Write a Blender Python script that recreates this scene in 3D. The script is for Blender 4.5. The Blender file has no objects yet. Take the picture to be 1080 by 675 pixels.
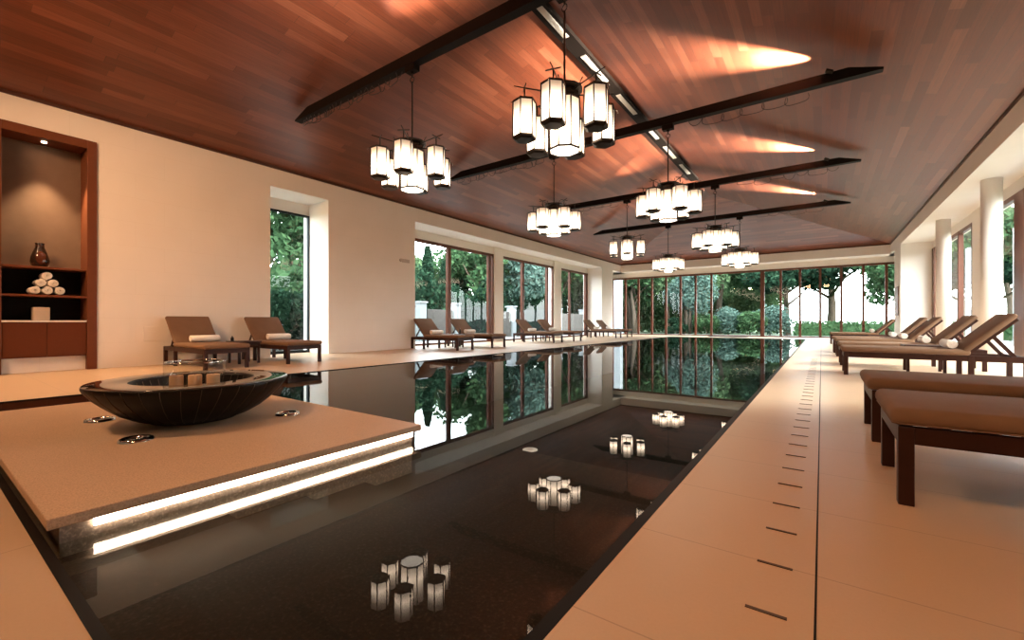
import bpy, bmesh, math, random
from mathutils import Vector, Matrix
random.seed(7)
S = bpy.context.scene
COL = S.collection
PI = math.pi
R = math.radians

# ------------------------------------------------------------------ dimensions (metres)
XL, XR = -10.73, 2.68          # inner faces of the header over the side bays
GL, GR, GF = -11.70, 3.68, 28.40   # glass planes left, right, far
YF, YB = 27.40, -5.60          # far header face, back wall
ZH, ZC, ZW = 4.10, 4.58, 3.80  # soffit, ceiling springing, window head
XC = (XL + XR) / 2
RIDGE_Z = ZC + 1.88
HIP = (XR - XL) / 2
PXL, PXR, PYN, PYF = -7.09, -0.607, 0.30, 25.50   # pool opening
ZWAT = -0.008
EYE = 0.85

# ------------------------------------------------------------------ materials
def newmat(name):
    m = bpy.data.materials.new(name); m.use_nodes = True
    nt = m.node_tree; nt.nodes.clear()
    out = nt.nodes.new('ShaderNodeOutputMaterial')
    return m, nt, out
def N(nt, t, **k):
    n = nt.nodes.new(t)
    for a, b in k.items(): setattr(n, a, b)
    return n
def L(nt, a, b): nt.links.new(a, b)
def principled(nt, out, col=(.5,.5,.5), rough=.5, metal=0, ior=1.45, spec=.5):
    p = N(nt, 'ShaderNodeBsdfPrincipled')
    p.inputs['Base Color'].default_value = (*col, 1); p.inputs['Roughness'].default_value = rough
    p.inputs['Metallic'].default_value = metal; p.inputs['IOR'].default_value = ior
    p.inputs['Specular IOR Level'].default_value = spec
    L(nt, p.outputs[0], out.inputs[0]); return p
def mixc(nt, fac, a, b, blend='MIX'):
    n = N(nt, 'ShaderNodeMix', data_type='RGBA', blend_type=blend)
    for s, v in ((n.inputs[0], fac), (n.inputs[6], a), (n.inputs[7], b)):
        if hasattr(v, 'is_linked'): L(nt, v, s)
        elif isinstance(v, (int, float)): s.default_value = v
        else: s.default_value = (*v, 1)
    return n.outputs[2]
def math_(nt, op, a, b=0, c=None):
    n = N(nt, 'ShaderNodeMath', operation=op)
    for i, v in enumerate((a, b) if c is None else (a, b, c)):
        if hasattr(v, 'is_linked'): L(nt, v, n.inputs[i])
        else: n.inputs[i].default_value = v
    return n.outputs[0]
def noise(nt, vec=None, scale=5, detail=3, rough=.5):
    n = N(nt, 'ShaderNodeTexNoise'); n.inputs['Scale'].default_value = scale
    n.inputs['Detail'].default_value = detail; n.inputs['Roughness'].default_value = rough
    if vec is not None: L(nt, vec, n.inputs['Vector'])
    return n.outputs[0]
def ramp(nt, fac, stops):
    n = N(nt, 'ShaderNodeValToRGB'); L(nt, fac, n.inputs[0])
    e = n.color_ramp.elements
    while len(e) < len(stops): e.new(.5)
    for i, (p, c) in enumerate(stops): e[i].position = p; e[i].color = (*c, 1) if len(c) == 3 else c
    return n.outputs[0]
def bump(nt, p, h, s=.2, d=.01):
    b = N(nt, 'ShaderNodeBump'); b.inputs['Strength'].default_value = s; b.inputs['Distance'].default_value = d
    L(nt, h, b.inputs['Height']); L(nt, b.outputs[0], p.inputs['Normal'])
def pos(nt): return N(nt, 'ShaderNodeNewGeometry').outputs['Position']
def objc(nt): return N(nt, 'ShaderNodeTexCoord').outputs['Object']
def mapping(nt, v, scale=(1,1,1), rot=(0,0,0), loc=(0,0,0)):
    n = N(nt, 'ShaderNodeMapping'); L(nt, v, n.inputs[0])
    n.inputs['Scale'].default_value = scale; n.inputs['Rotation'].default_value = rot; n.inputs['Location'].default_value = loc
    return n.outputs[0]

def simple(name, col, rough=.5, metal=0, var=.12, scale=8, bmp=0, ior=1.45, spec=.5, coord='obj'):
    m, nt, out = newmat(name); p = principled(nt, out, col, rough, metal, ior, spec)
    v = objc(nt) if coord == 'obj' else pos(nt)
    f = noise(nt, v, scale, 4)
    c = mixc(nt, f, [x*(1-var) for x in col], [min(1, x*(1+var)) for x in col]); L(nt, c, p.inputs['Base Color'])
    if bmp: bump(nt, p, noise(nt, v, scale*6, 3), bmp, .004)
    return m

def plaster():
    m, nt, out = newmat('wall_plaster'); p = principled(nt, out, (.8,.77,.73), .75, spec=.25)
    v = pos(nt); f = noise(nt, v, 1.3, 4)
    c = mixc(nt, f, (.78,.73,.67), (.85,.805,.75))
    # faint ashlar joints
    sx = N(nt, 'ShaderNodeSeparateXYZ'); L(nt, v, sx.inputs[0])
    cb = N(nt, 'ShaderNodeCombineXYZ'); L(nt, math_(nt, 'ADD', sx.outputs[0], sx.outputs[1]), cb.inputs[0]); L(nt, sx.outputs[2], cb.inputs[1])
    br = N(nt, 'ShaderNodeTexBrick'); L(nt, cb.outputs[0], br.inputs[0])
    br.inputs['Scale'].default_value = 1; br.inputs['Brick Width'].default_value = .9; br.inputs['Row Height'].default_value = .46
    br.inputs['Mortar Size'].default_value = .003; br.inputs['Mortar Smooth'].default_value = .6
    br.inputs['Color1'].default_value = br.inputs['Color2'].default_value = (1,1,1,1); br.inputs['Mortar'].default_value = (.93,.92,.9,1)
    c = mixc(nt, 1.0, c, br.outputs[0], 'MULTIPLY'); L(nt, c, p.inputs['Base Color'])
    bump(nt, p, noise(nt, v, 60, 3), .08, .003)
    return m

def wood_planks(name, along):
    """reddish planks; along = 'Y' or 'X' is the direction they run in"""
    m, nt, out = newmat(name); p = principled(nt, out, (.3,.1,.05), .4)
    s = N(nt, 'ShaderNodeSeparateXYZ'); L(nt, pos(nt), s.inputs[0])
    u, v = (s.outputs[1], s.outputs[0]) if along == 'Y' else (s.outputs[0], s.outputs[1])
    w = .15
    row = math_(nt, 'FLOOR', math_(nt, 'DIVIDE', v, w))
    wn = N(nt, 'ShaderNodeTexWhiteNoise', noise_dimensions='1D'); L(nt, row, wn.inputs['W'])
    u2 = math_(nt, 'ADD', u, math_(nt, 'MULTIPLY', wn.outputs[0], 9.0))
    ln = math_(nt, 'DIVIDE', u2, 2.1)
    cell = math_(nt, 'FLOOR', ln)
    wn2 = N(nt, 'ShaderNodeTexWhiteNoise', noise_dimensions='2D')
    cb = N(nt, 'ShaderNodeCombineXYZ'); L(nt, row, cb.inputs[0]); L(nt, cell, cb.inputs[1]); L(nt, cb.outputs[0], wn2.inputs[0])
    base = ramp(nt, wn2.outputs[0], [(0, (.130,.034,.016)), (.5, (.170,.047,.022)), (.85, (.195,.057,.027)), (1, (.25,.083,.042))])
    cg = N(nt, 'ShaderNodeCombineXYZ'); L(nt, math_(nt, 'MULTIPLY', u2, 1.2), cg.inputs[0]); L(nt, math_(nt, 'MULTIPLY', v, 28), cg.inputs[1])
    g = noise(nt, cg.outputs[0], 1.6, 5, .6)
    gm = ramp(nt, g, [(.3, (.72,.68,.66)), (.7, (1.12,1.1,1.08))])
    c = mixc(nt, 1.0, base, gm, 'MULTIPLY')
    fr = math_(nt, 'FRACT', math_(nt, 'DIVIDE', v, w)); e1 = math_(nt, 'LESS_THAN', fr, .035)
    fl = math_(nt, 'FRACT', ln); e2 = math_(nt, 'LESS_THAN', fl, .004)
    e = math_(nt, 'MAXIMUM', e1, e2)
    c = mixc(nt, math_(nt, 'MULTIPLY', e, .55), c, (.05,.02,.012)); L(nt, c, p.inputs['Base Color'])
    r = math_(nt, 'MULTIPLY_ADD', g, .22, .27); L(nt, r, p.inputs['Roughness'])
    bump(nt, p, math_(nt, 'SUBTRACT', math_(nt, 'MULTIPLY', g, .25), e), .18, .004)
    return m

def stone_floor():
    m, nt, out = newmat('deck_stone'); p = principled(nt, out, (.5,.4,.3), .42, spec=.5)
    v = pos(nt); s = N(nt, 'ShaderNodeSeparateXYZ'); L(nt, v, s.inputs[0])
    f = noise(nt, v, 1.1, 5, .6); f2 = noise(nt, v, 90, 3)
    c = mixc(nt, f, (.52,.365,.235), (.62,.445,.295))
    c = mixc(nt, math_(nt, 'MULTIPLY', f2, .35), c, (.46,.315,.20))
    # joints: across every 0.61 m, along at x = -0.013 and every 1.83 m
    jy = math_(nt, 'FRACT', math_(nt, 'DIVIDE', math_(nt, 'ADD', s.outputs[1], 50*.61-1.165), .61))
    jy = math_(nt, 'LESS_THAN', jy, .008)
    jx = math_(nt, 'FRACT', math_(nt, 'DIVIDE', math_(nt, 'ADD', s.outputs[0], 20*1.22+.016), 1.22))
    jx = math_(nt, 'LESS_THAN', jx, .004)
    j = math_(nt, 'MAXIMUM', jy, jx)
    c = mixc(nt, math_(nt, 'MULTIPLY', j, .38), c, (.12,.08,.06)); L(nt, c, p.inputs['Base Color'])
    L(nt, math_(nt, 'MULTIPLY_ADD', f, .14, .30), p.inputs['Roughness'])
    bump(nt, p, f2, .05, .001)
    return m

def dark_stone(name, col, dots=.5, spec=.5, sc=70):
    m, nt, out = newmat(name); p = principled(nt, out, col, .5, spec=spec)
    v = pos(nt); f = noise(nt, v, sc, 4, .7); f1 = noise(nt, v, 2.2, 3)
    c = ramp(nt, f, [(.3, [x*.55 for x in col]), (.55, col), (.72, [min(1, x*(1+2*dots)) for x in col])])
    c = mixc(nt, math_(nt, 'MULTIPLY', f1, .5), c, [x*.6 for x in col]); L(nt, c, p.inputs['Base Color'])
    bump(nt, p, f, .2, .003)
    return m

def thin_glass(name, tint=(1,1,1), ior=1.5):
    m, nt, out = newmat(name)
    t = N(nt, 'ShaderNodeBsdfTransparent'); t.inputs[0].default_value = (*tint, 1)
    g = N(nt, 'ShaderNodeBsdfGlossy'); g.inputs['Roughness'].default_value = 0.0
    f = N(nt, 'ShaderNodeFresnel')
    bf = N(nt, 'ShaderNodeNewGeometry').outputs['Backfacing']     # a pane reflects alike from both sides
    L(nt, math_(nt, 'ADD', math_(nt, 'MULTIPLY', bf, 1/ior - ior), ior), f.inputs['IOR'])
    k = math_(nt, 'MULTIPLY', f.outputs[0], 1.0)
    mx = N(nt, 'ShaderNodeMixShader'); L(nt, k, mx.inputs[0]); L(nt, t.outputs[0], mx.inputs[1]); L(nt, g.outputs[0], mx.inputs[2])
    L(nt, mx.outputs[0], out.inputs[0]); return m, nt, f, g
def water():
    m, nt, f, g = thin_glass('pool_water_surface', (.80,.83,.80), 1.28)
    b = N(nt, 'ShaderNodeBump'); b.inputs['Strength'].default_value = .012; b.inputs['Distance'].default_value = .02
    L(nt, noise(nt, pos(nt), 1.6, 2), b.inputs['Height'])
    L(nt, b.outputs[0], g.inputs['Normal'])
    return m

def emitter(name, col, strength):
    m, nt, out = newmat(name); e = N(nt, 'ShaderNodeEmission')
    e.inputs[0].default_value = (*col, 1); e.inputs[1].default_value = strength
    L(nt, e.outputs[0], out.inputs[0]); return m
def shade_mat(name, h, lo, hi, lampz):
    """linen lantern shade lit by a bulb inside: brightest level with the bulb"""
    m, nt, out = newmat(name)
    s = N(nt, 'ShaderNodeSeparateXYZ'); L(nt, objc(nt), s.inputs[0])
    d = math_(nt, 'ABSOLUTE', math_(nt, 'SUBTRACT', s.outputs[2], lampz))
    k = math_(nt, 'MAXIMUM', 0.0, math_(nt, 'SUBTRACT', 1.0, math_(nt, 'DIVIDE', d, h)))
    k = math_(nt, 'POWER', k, 2.6)
    w = noise(nt, mapping(nt, objc(nt), (60, 60, 16)), 3, 3)
    st = math_(nt, 'MULTIPLY', math_(nt, 'MULTIPLY_ADD', k, hi-lo, lo), math_(nt, 'MULTIPLY_ADD', w, .5, .75))
    e = N(nt, 'ShaderNodeEmission'); L(nt, st, e.inputs[1]); e.inputs[0].default_value = (1.0, .77, .56, 1)
    dfs = N(nt, 'ShaderNodeBsdfDiffuse'); dfs.inputs[0].default_value = (.75,.70,.62,1)
    a = N(nt, 'ShaderNodeAddShader'); L(nt, e.outputs[0], a.inputs[0]); L(nt, dfs.outputs[0], a.inputs[1])
    L(nt, a.outputs[0], out.inputs[0]); return m

def leaf_mat(name, a, b, trans=.35):
    m, nt, out = newmat(name)
    oi = N(nt, 'ShaderNodeObjectInfo'); g = N(nt, 'ShaderNodeNewGeometry')
    c = mixc(nt, g.outputs['Random Per Island'], a, b)
    c = mixc(nt, math_(nt, 'MULTIPLY', oi.outputs['Random'], .5), c, [x*.55 for x in a])
    d = N(nt, 'ShaderNodeBsdfDiffuse'); L(nt, c, d.inputs[0])
    t = N(nt, 'ShaderNodeBsdfTranslucent'); L(nt, c, t.inputs[0])
    mx = N(nt, 'ShaderNodeMixShader'); mx.inputs[0].default_value = trans
    L(nt, d.outputs[0], mx.inputs[1]); L(nt, t.outputs[0], mx.inputs[2]); L(nt, mx.outputs[0], out.inputs[0]); return m

def fabric(name, col):
    m, nt, out = newmat(name); p = principled(nt, out, col, .85, spec=.1)
    v = objc(nt); w = noise(nt, mapping(nt, v, (1,1,1)), 260, 2); f = noise(nt, v, 5, 3)
    c = mixc(nt, f, [x*.86 for x in col], [x*1.12 for x in col]); L(nt, c, p.inputs['Base Color'])
    h = math_(nt, 'ADD', math_(nt, 'MULTIPLY', w, .2), noise(nt, mapping(nt, v, (9, 2, 2)), 2.0, 3))
    bump(nt, p, h, .25, .01)
    p.inputs['Sheen Weight'].default_value = 0
    return m
def terry():
    m, nt, out = newmat('white_terry'); p = principled(nt, out, (.82,.77,.70), .95, spec=.1)
    bump(nt, p, noise(nt, objc(nt), 160, 3), .5, .006); return m
def darkwood(name, a, b, rough=.38, spec=.3):
    m, nt, out = newmat(name); p = principled(nt, out, a, rough, spec=spec)
    g = noise(nt, mapping(nt, objc(nt), (3, 3, 3)), 4, 5, .6)
    g2 = noise(nt, mapping(nt, objc(nt), (2, 14, 14)), 3, 4)
    c = mixc(nt, math_(nt, 'MULTIPLY', math_(nt, 'ADD', g, g2), .5), a, b); L(nt, c, p.inputs['Base Color'])
    bump(nt, p, g2, .06, .003); return m

M = {}
M['plaster'] = plaster()
M['ceilY'] = wood_planks('ceiling_planks_long', 'Y'); M['ceilX'] = wood_planks('ceiling_planks_cross', 'X')
M['floor'] = stone_floor()
M['slab'] = dark_stone('platform_stone', (.66,.465,.305), .05, .5, 150)
M['basin'] = dark_stone('pool_stone', (.0035,.0026,.002), .5, .04)
M['step'] = dark_stone('step_stone', (.026,.018,.013), .9, .06)
M['coping'] = simple('coping_dark', (.006,.005,.004), .5, spec=.12)
M['slot'] = simple('slot_brown', (.075,.045,.030), .6)
M['base_stone'] = dark_stone('platform_base_stone', (.30,.23,.17), .6)
M['water'] = water()
M['glass'] = thin_glass('window_glass', (.92,.96,.94), 1.34)[0]
M['clear'] = thin_glass('clear_glass', (.93,.93,.90), 1.5)[0]
M['frame'] = darkwood('window_frame_wood', (.085,.030,.018), (.15,.055,.032))
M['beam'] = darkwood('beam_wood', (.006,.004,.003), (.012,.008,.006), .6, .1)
M['trimwood'] = darkwood('cornice_wood', (.05,.02,.012), (.09,.035,.02))
M['nichewood'] = darkwood('niche_wood', (.11,.034,.014), (.17,.055,.024), .5, .2)
M['doorwood'] = darkwood('cabinet_door_wood', (.10,.027,.010), (.13,.036,.014), .5, .15)
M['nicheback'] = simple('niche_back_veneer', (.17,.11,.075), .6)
M['lwood'] = darkwood('lounger_wood', (.024,.008,.005), (.040,.013,.008), .45, .25)
M['fabric'] = fabric('lounger_fabric', (.19,.115,.072))
M['fabric_back'] = fabric('lounger_back_fabric', (.165,.098,.062))
M['terry'] = terry()
M['bronze'] = simple('bronze_metal', (.030,.020,.014), .4, .6)
M['chrome'] = simple('chrome_metal', (.75,.74,.72), .12, 1)
M['brass'] = simple('brass_metal', (.6,.38,.2), .25, 1)
M['cable'] = simple('black_cable', (.025,.013,.009), .6)
M['vent'] = simple('vent_white', (.45,.42,.38), .6)
M['white'] = simple('white_stone_top', (.78,.74,.70), .3)
M['cream'] = simple('cream_box', (.50,.40,.30), .6)
M['shade_o'] = shade_mat('lantern_linen', .32, .2, 9.5, .14)
M['shade_c'] = shade_mat('lantern_linen_centre', .46, .4, 9.5, .2)
M['diffuser'] = emitter('lantern_bottom_diffuser', (1, .86, .70), 4.5)
M['led'] = emitter('led_strip', (1, .80, .62), 18)
M['lamp'] = emitter('spot_lens', (1, .72, .45), 25)
M['bowl'] = simple('bowl_black', (.006,.005,.004), .35, spec=.2)
M['rib'] = simple('bowl_rib', (.10,.075,.055), .3, .6)
M['rim'] = simple('bowl_mirror_rim', (.03,.025,.022), .03, 0, ior=2.2, spec=.7)
M['candle'] = simple('candle_wax', (.72,.48,.30), .5)
M['amber'] = simple('amber_glass', (.075,.022,.010), .08, 0, ior=1.6)
M['smoke'] = simple('smoked_ceramic', (.02,.012,.008), .12)
M['outwhite'] = simple('white_render', (.26,.29,.31), .7)
M['terrace'] = simple('terrace_paving', (.22,.23,.23), .7, coord='pos', scale=2)
M['lawn'] = simple('lawn_grass', (.045,.085,.035), .9, var=.4, coord='pos', scale=6)
M['rubble'] = simple('rubble_stone', (.075,.07,.065), .9, var=.5, scale=5, bmp=.8, coord='pos')
M['iron'] = simple('fence_iron', (.014,.018,.020), .6, spec=.15)
M['bark'] = simple('tree_bark', (.10,.075,.055), .9, var=.4, bmp=.8)
M['leaf_mid'] = leaf_mat('leaf_mid_green', (.030,.072,.034), (.085,.16,.075))
M['leaf_pale'] = leaf_mat('leaf_pale_green', (.07,.13,.065), (.15,.24,.12))
M['leaf_dark'] = leaf_mat('leaf_dark_green', (.008,.024,.015), (.030,.065,.038), .2)
M['leaf_blue'] = leaf_mat('leaf_blue_green', (.05,.10,.085), (.13,.20,.17))
M['art'] = simple('wall_panel_brown', (.22,.10,.06), .5)
M['plate'] = simple('grey_plate', (.48,.42,.36), .4)
M['mat'] = simple('doormat_fibre', (.05,.035,.028), .95, bmp=.8)

# ------------------------------------------------------------------ mesh helpers
def bx(bm, x0, x1, y0, y1, z0, z1, mi=0):
    vs = [bm.verts.new(p) for p in ((x0,y0,z0),(x1,y0,z0),(x1,y1,z0),(x0,y1,z0),(x0,y0,z1),(x1,y0,z1),(x1,y1,z1),(x0,y1,z1))]
    for f in ((0,3,2,1),(4,5,6,7),(0,1,5,4),(1,2,6,5),(2,3,7,6),(3,0,4,7)):
        fc = bm.faces.new([vs[i] for i in f]); fc.material_index = mi
    return vs
def rbx(bm, x0, x1, y0, y1, z0, z1, r=.03, seg=3, mi=0):
    b2 = bmesh.new(); bx(b2, x0, x1, y0, y1, z0, z1)
    bmesh.ops.bevel(b2, geom=b2.edges[:], offset=r, segments=seg, affect='EDGES', profile=.5)
    merge(bm, b2, None, mi)
def merge(bm, b2, mat=None, mi=0):
    mp = {}
    for v in b2.verts: mp[v] = bm.verts.new(mat @ v.co if mat is not None else v.co)
    for f in b2.faces:
        n = bm.faces.new([mp[v] for v in f.verts]); n.material_index = mi; n.smooth = f.smooth
    b2.free()
def prism(bm, n, r, z0, z1, cx=0, cy=0, rot=0, r1=None, caps=(True, True), mi=0, smooth=False):
    r1 = r if r1 is None else r1
    a = [rot + 2*PI*i/n for i in range(n)]
    lo = [bm.verts.new((cx+r*math.cos(t), cy+r*math.sin(t), z0)) for t in a]
    hi = [bm.verts.new((cx+r1*math.cos(t), cy+r1*math.sin(t), z1)) for t in a]
    for i in range(n):
        f = bm.faces.new((lo[i], lo[(i+1)%n], hi[(i+1)%n], hi[i])); f.material_index = mi; f.smooth = smooth
    if caps[0]: bm.faces.new(lo[::-1]).material_index = mi
    if caps[1]: bm.faces.new(hi).material_index = mi
def lathe(bm, prof, n=48, cx=0, cy=0, mi=0, mod=None, closed=False):
    rings = []
    for (r, z) in prof:
        rings.append([bm.verts.new((cx+(r*(mod(2*PI*i/n) if mod else 1))*math.cos(2*PI*i/n), cy+(r*(mod(2*PI*i/n) if mod else 1))*math.sin(2*PI*i/n), z)) for i in range(n)])
    pr = list(zip(rings, rings[1:])) + ([(rings[-1], rings[0])] if closed else [])
    for a, b in pr:
        for i in range(n):
            f = bm.faces.new((a[i], a[(i+1)%n], b[(i+1)%n], b[i])); f.smooth = True; f.material_index = mi
def tube(bm, pts, r, n=8, mi=0, cap=True):
    pts = [Vector(p) for p in pts]; rings = []
    rr = r if isinstance(r, (list, tuple)) else [r]*len(pts)
    up = Vector((0, 0, 1))
    for i, p in enumerate(pts):
        d = (pts[min(i+1, len(pts)-1)] - pts[max(i-1, 0)])
        if d.length < 1e-9: d = Vector((0,0,1))
        d.normalize()
        a = d.cross(up) if abs(d.dot(up)) < .95 else d.cross(Vector((1,0,0)))
        a.normalize(); b = d.cross(a).normalized()
        rings.append([bm.verts.new(p + (a*math.cos(2*PI*k/n) + b*math.sin(2*PI*k/n))*rr[i]) for k in range(n)])
    for a, b in zip(rings, rings[1:]):
        for k in range(n):
            f = bm.faces.new((a[k], a[(k+1)%n], b[(k+1)%n], b[k])); f.smooth = True; f.material_index = mi
    if cap:
        bm.faces.new(rings[0][::-1]).material_index = mi; bm.faces.new(rings[-1]).material_index = mi
def bar(bm, p, q, w, h, mi=0):
    """square bar between two points"""
    p, q = Vector(p), Vector(q); d = (q-p); ln = d.length; d.normalize()
    up = Vector((0,0,1)) if abs(d.z) < .95 else Vector((0,1,0))
    a = d.cross(up).normalized(); b = a.cross(d).normalized()
    c = []
    for e in (p, q):
        for s, t in ((-1,-1),(1,-1),(1,1),(-1,1)): c.append(bm.verts.new(e + a*s*w/2 + b*t*h/2))
    for f in ((3,2,1,0),(4,5,6,7),(0,1,5,4),(1,2,6,5),(2,3,7,6),(3,0,4,7)): bm.faces.new([c[i] for i in f]).material_index = mi
def obj(name, bm, mats, parent=None, loc=None, rz=None, bevel=None, fixn=True):
    me = bpy.data.meshes.new(name)
    if fixn: bmesh.ops.recalc_face_normals(bm, faces=bm.faces[:])
    bm.to_mesh(me); bm.free()
    for m in (mats if isinstance(mats, (list, tuple)) else [mats]): me.materials.append(m)
    o = bpy.data.objects.new(name, me); COL.objects.link(o)
    if parent: o.parent = parent
    if loc: o.location = loc
    if rz is not None: o.rotation_euler.z = rz
    if bevel:
        b = o.modifiers.new('Bevel', 'BEVEL'); b.width = bevel; b.segments = 2; b.limit_method = 'ANGLE'
    return o
def tag(o, label, cat, group=None, kind=None):
    o['label'] = label; o['category'] = cat
    if group: o['group'] = group
    if kind: o['kind'] = kind
    return o
def empty(name, loc=(0,0,0), rz=0):
    o = bpy.data.objects.new(name, None); COL.objects.link(o)
    o.location = loc; o.rotation_euler.z = rz; o.empty_display_size = .1; return o
def thing(name, label, cat, loc=(0,0,0), rz=0, group=None):
    return tag(empty(name, loc, rz), label, cat, group)
def struct(name, bm, mats, label=None, bevel=None, fixn=True):
    o = obj(name, bm, mats, bevel=bevel, fixn=fixn); o['kind'] = 'structure'
    if label: o['label'] = label
    return o
def copy_tree(o, parent=None):
    c = o.copy(); COL.objects.link(c)
    if parent: c.parent = parent
    for ch in list(o.children): copy_tree(ch, c)
    return c
B = bmesh.new

# ------------------------------------------------------------------ the room
bm = B()   # deck, a ring of four slabs round the pool opening
bx(bm, PXR, GR+.2, YB, GF+.25, -.3, 0)
bx(bm, XL-1.1, PXR, YB, PYN, -.3, 0)
bx(bm, XL-1.1, PXL, PYN, GF+.25, -.3, 0)
bx(bm, PXL, PXR, PYF, GF+.25, -.3, 0)
struct('floor', bm, M['floor'], 'tan stone deck all round the pool')
bm = B()   # dark coping, flush with the deck
e = .043
bx(bm, PXR-e, PXR, PYN, PYF, -.3, .002)
bx(bm, PXL, PXL+e*.5, PYN, PYF, -.3, .002)
bx(bm, PXL, PXR, PYN, PYN+.03, -.3, .002)
bx(bm, PXL, PXR, PYF-e, PYF, -.3, .002)
struct('trim_1', bm, M['coping'], 'dark flush coping strip round the pool edge')
bm = B()   # basin
ZB = -1.25
for q in (((PXL,PYN,ZB),(PXR,PYN,ZB),(PXR,PYF,ZB),(PXL,PYF,ZB)),
          ((PXL+.01,PYN,ZB),(PXL+.01,PYF,ZB),(PXL+.01,PYF,-.02),(PXL+.01,PYN,-.02)),
          ((PXR-e,PYF,ZB),(PXR-e,PYN,ZB),(PXR-e,PYN,-.02),(PXR-e,PYF,-.02)),
          ((PXR,PYN+.03,ZB),(PXL,PYN+.03,ZB),(PXL,PYN+.03,-.02),(PXR,PYN+.03,-.02)),
          ((PXL,PYF-e,ZB),(PXR,PYF-e,ZB),(PXR,PYF-e,-.02),(PXL,PYF-e,-.02))):
    bm.faces.new([bm.verts.new(p) for p in q])
struct('pool_basin', bm, M['basin'], 'black stone pool basin under the water', fixn=False)
bm = B()
for y0, y1, z in ((.33,.55,-.062),(.55,.945,-.100),(.945,1.34,-.140),(1.34,1.74,-.182),(1.74,2.2,-.230),(2.2,2.62,-.28),(2.62,3.04,-.33),(3.04,3.46,-.38)):
    bx(bm, -2.40, PXR-e-.001, y0, y1, ZB, z)
struct('pool_steps', bm, M['step'], 'dark speckled stone steps going down under the water')
bm = B()
bm.faces.new([bm.verts.new(p) for p in ((PXL,PYN,ZWAT),(PXR-e*.5,PYN,ZWAT),(PXR-e*.5,PYF,ZWAT),(PXL,PYF,ZWAT))])
o = struct('pool_water', bm, M['water'], 'still mirror-like pool water')

T = ZC + .12
bm = B()   # left wall
for y0, y1, z0, z1 in ((YB, .82, 0, T), (.82, 2.08, ZH, T), (2.08, 5.135, 0, T), (5.135, 6.64, ZH, T), (6.64, 9.68, 0, T),
                       (9.68, 24.4, ZH, T), (24.4, 26.06, 0, T), (26.06, GF+.25, ZH, T)):
    bx(bm, GL-.05, XL, y0, y1, z0, z1)
bx(bm, GL-.25, GL-.02, .6, 2.3, 0, T)
bx(bm, GL-.25, GL-.03, YB, 5.135, 0, T)
for y0, y1, z0, z1 in ((5.135,6.64,ZW,T),(6.64,9.68,0,T),(9.68,24.4,ZW,T),(24.4,GF+.25,0,T)):
    bx(bm, GL-.25, GL-.03, y0, y1, z0, z1)
bx(bm, GL-.25, GL+.12, 15.02, 15.62, 0, ZH); bx(bm, GL-.25, GL+.12, 20.2, 20.94, 0, ZH)
bx(bm, GL-.05, GL+.02, 9.68, 24.4, ZW, ZH); bx(bm, GL-.05, GL+.02, 5.135, 6.64, ZW, ZH)
struct('wall_left', bm, M['plaster'], 'pale plastered left wall with window bays')
bm = B()   # right wall
bx(bm, XR, GR+.05, YB, GF+.25, ZH, T)
bx(bm, XR, GR+.05, 24.2, 26.06, 0, ZH)
bx(bm, XR, GR+.05, YB, 2.2, 0, ZH)
for y0, y1, z0, z1 in ((YB,7.2,0,T),(7.2,24.2,ZW,T),(24.2,GF+.25,0,T)): bx(bm, GR+.03, GR+.25, y0, y1, z0, z1)
bx(bm, GR-.045, GR+.25, 17.3, 18.45, 0, ZH); bx(bm, GR-.1, GR+.25, 10.2, 10.9, 0, ZH)
bx(bm, GR-.02, GR+.05, 7.2, 24.2, ZW, ZH)
struct('wall_right', bm, M['plaster'], 'white right wall with deep glazed bays')
bm = B()   # far wall
bx(bm, XL-1.2, GR+.25, YF, GF+.05, ZH, T)
bx(bm, XL-1.2, GR+.25, GF-.02, GF+.25, ZW, T)
struct('wall_far', bm, M['plaster'], 'white far wall header above the glazing')
bm = B(); bx(bm, XL-1.2, GR+.25, YB-.25, YB, 0, T+2.5)
struct('wall_back', bm, M['plaster'])
for i, yy in enumerate((9.4, 14.45, 19.3)):
    bm = B(); prism(bm, 40, .178, 0, ZH, smooth=True)
    o = obj('wall_column', bm, M['plaster'], loc=(3.16, yy, 0))
    o['kind'] = 'structure'; o['label'] = ['round white column out of view to the right', 'nearer round white column before the right windows', 'farther round white column before the right windows'][i]
# stone base course on the left wall
bm = B(); bx(bm, XL, XL+.012, 2.085, 5.135, 0, .27); bx(bm, XL, XL+.012, 6.64, 9.68, 0, .27)
struct('baseboard_left', bm, M['plaster'], 'low stone base course along the left wall')

# ceiling: hipped, planked
def face(bm, pts, mi): bm.faces.new([bm.verts.new(p) for p in pts]).material_index = mi
bm = B()
ye = YF - HIP
ybk = YB - 1.0
face(bm, ((XL,ybk,ZC),(XC,ybk,RIDGE_Z),(XC,ye,RIDGE_Z),(XL,YF,ZC)), 0)
face(bm, ((XR,YF,ZC),(XC,ye,RIDGE_Z),(XC,ybk,RIDGE_Z),(XR,ybk,ZC)), 0)
face(bm, ((XL,YF,ZC),(XC,ye,RIDGE_Z),(XR,YF,ZC)), 1)
th = .2    # the roof build-up above the planks, so that no daylight leaks in
face(bm, ((XL-1.3,ybk,ZC+th-.3),(XC,ybk,RIDGE_Z+th),(XC,ye,RIDGE_Z+th),(XL-1.3,YF+1.3,ZC+th-.3)), 0)
face(bm, ((XR+1.3,YF+1.3,ZC+th-.3),(XC,ye,RIDGE_Z+th),(XC,ybk,RIDGE_Z+th),(XR+1.3,ybk,ZC+th-.3)), 0)
face(bm, ((XL-1.3,YF+1.3,ZC+th-.3),(XC,ye,RIDGE_Z+th),(XR+1.3,YF+1.3,ZC+th-.3)), 1)
struct('ceiling', bm, [M['ceilY'], M['ceilX']], 'hipped ceiling of reddish brown planks', fixn=False)
bm = B(); t_ = .05
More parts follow.
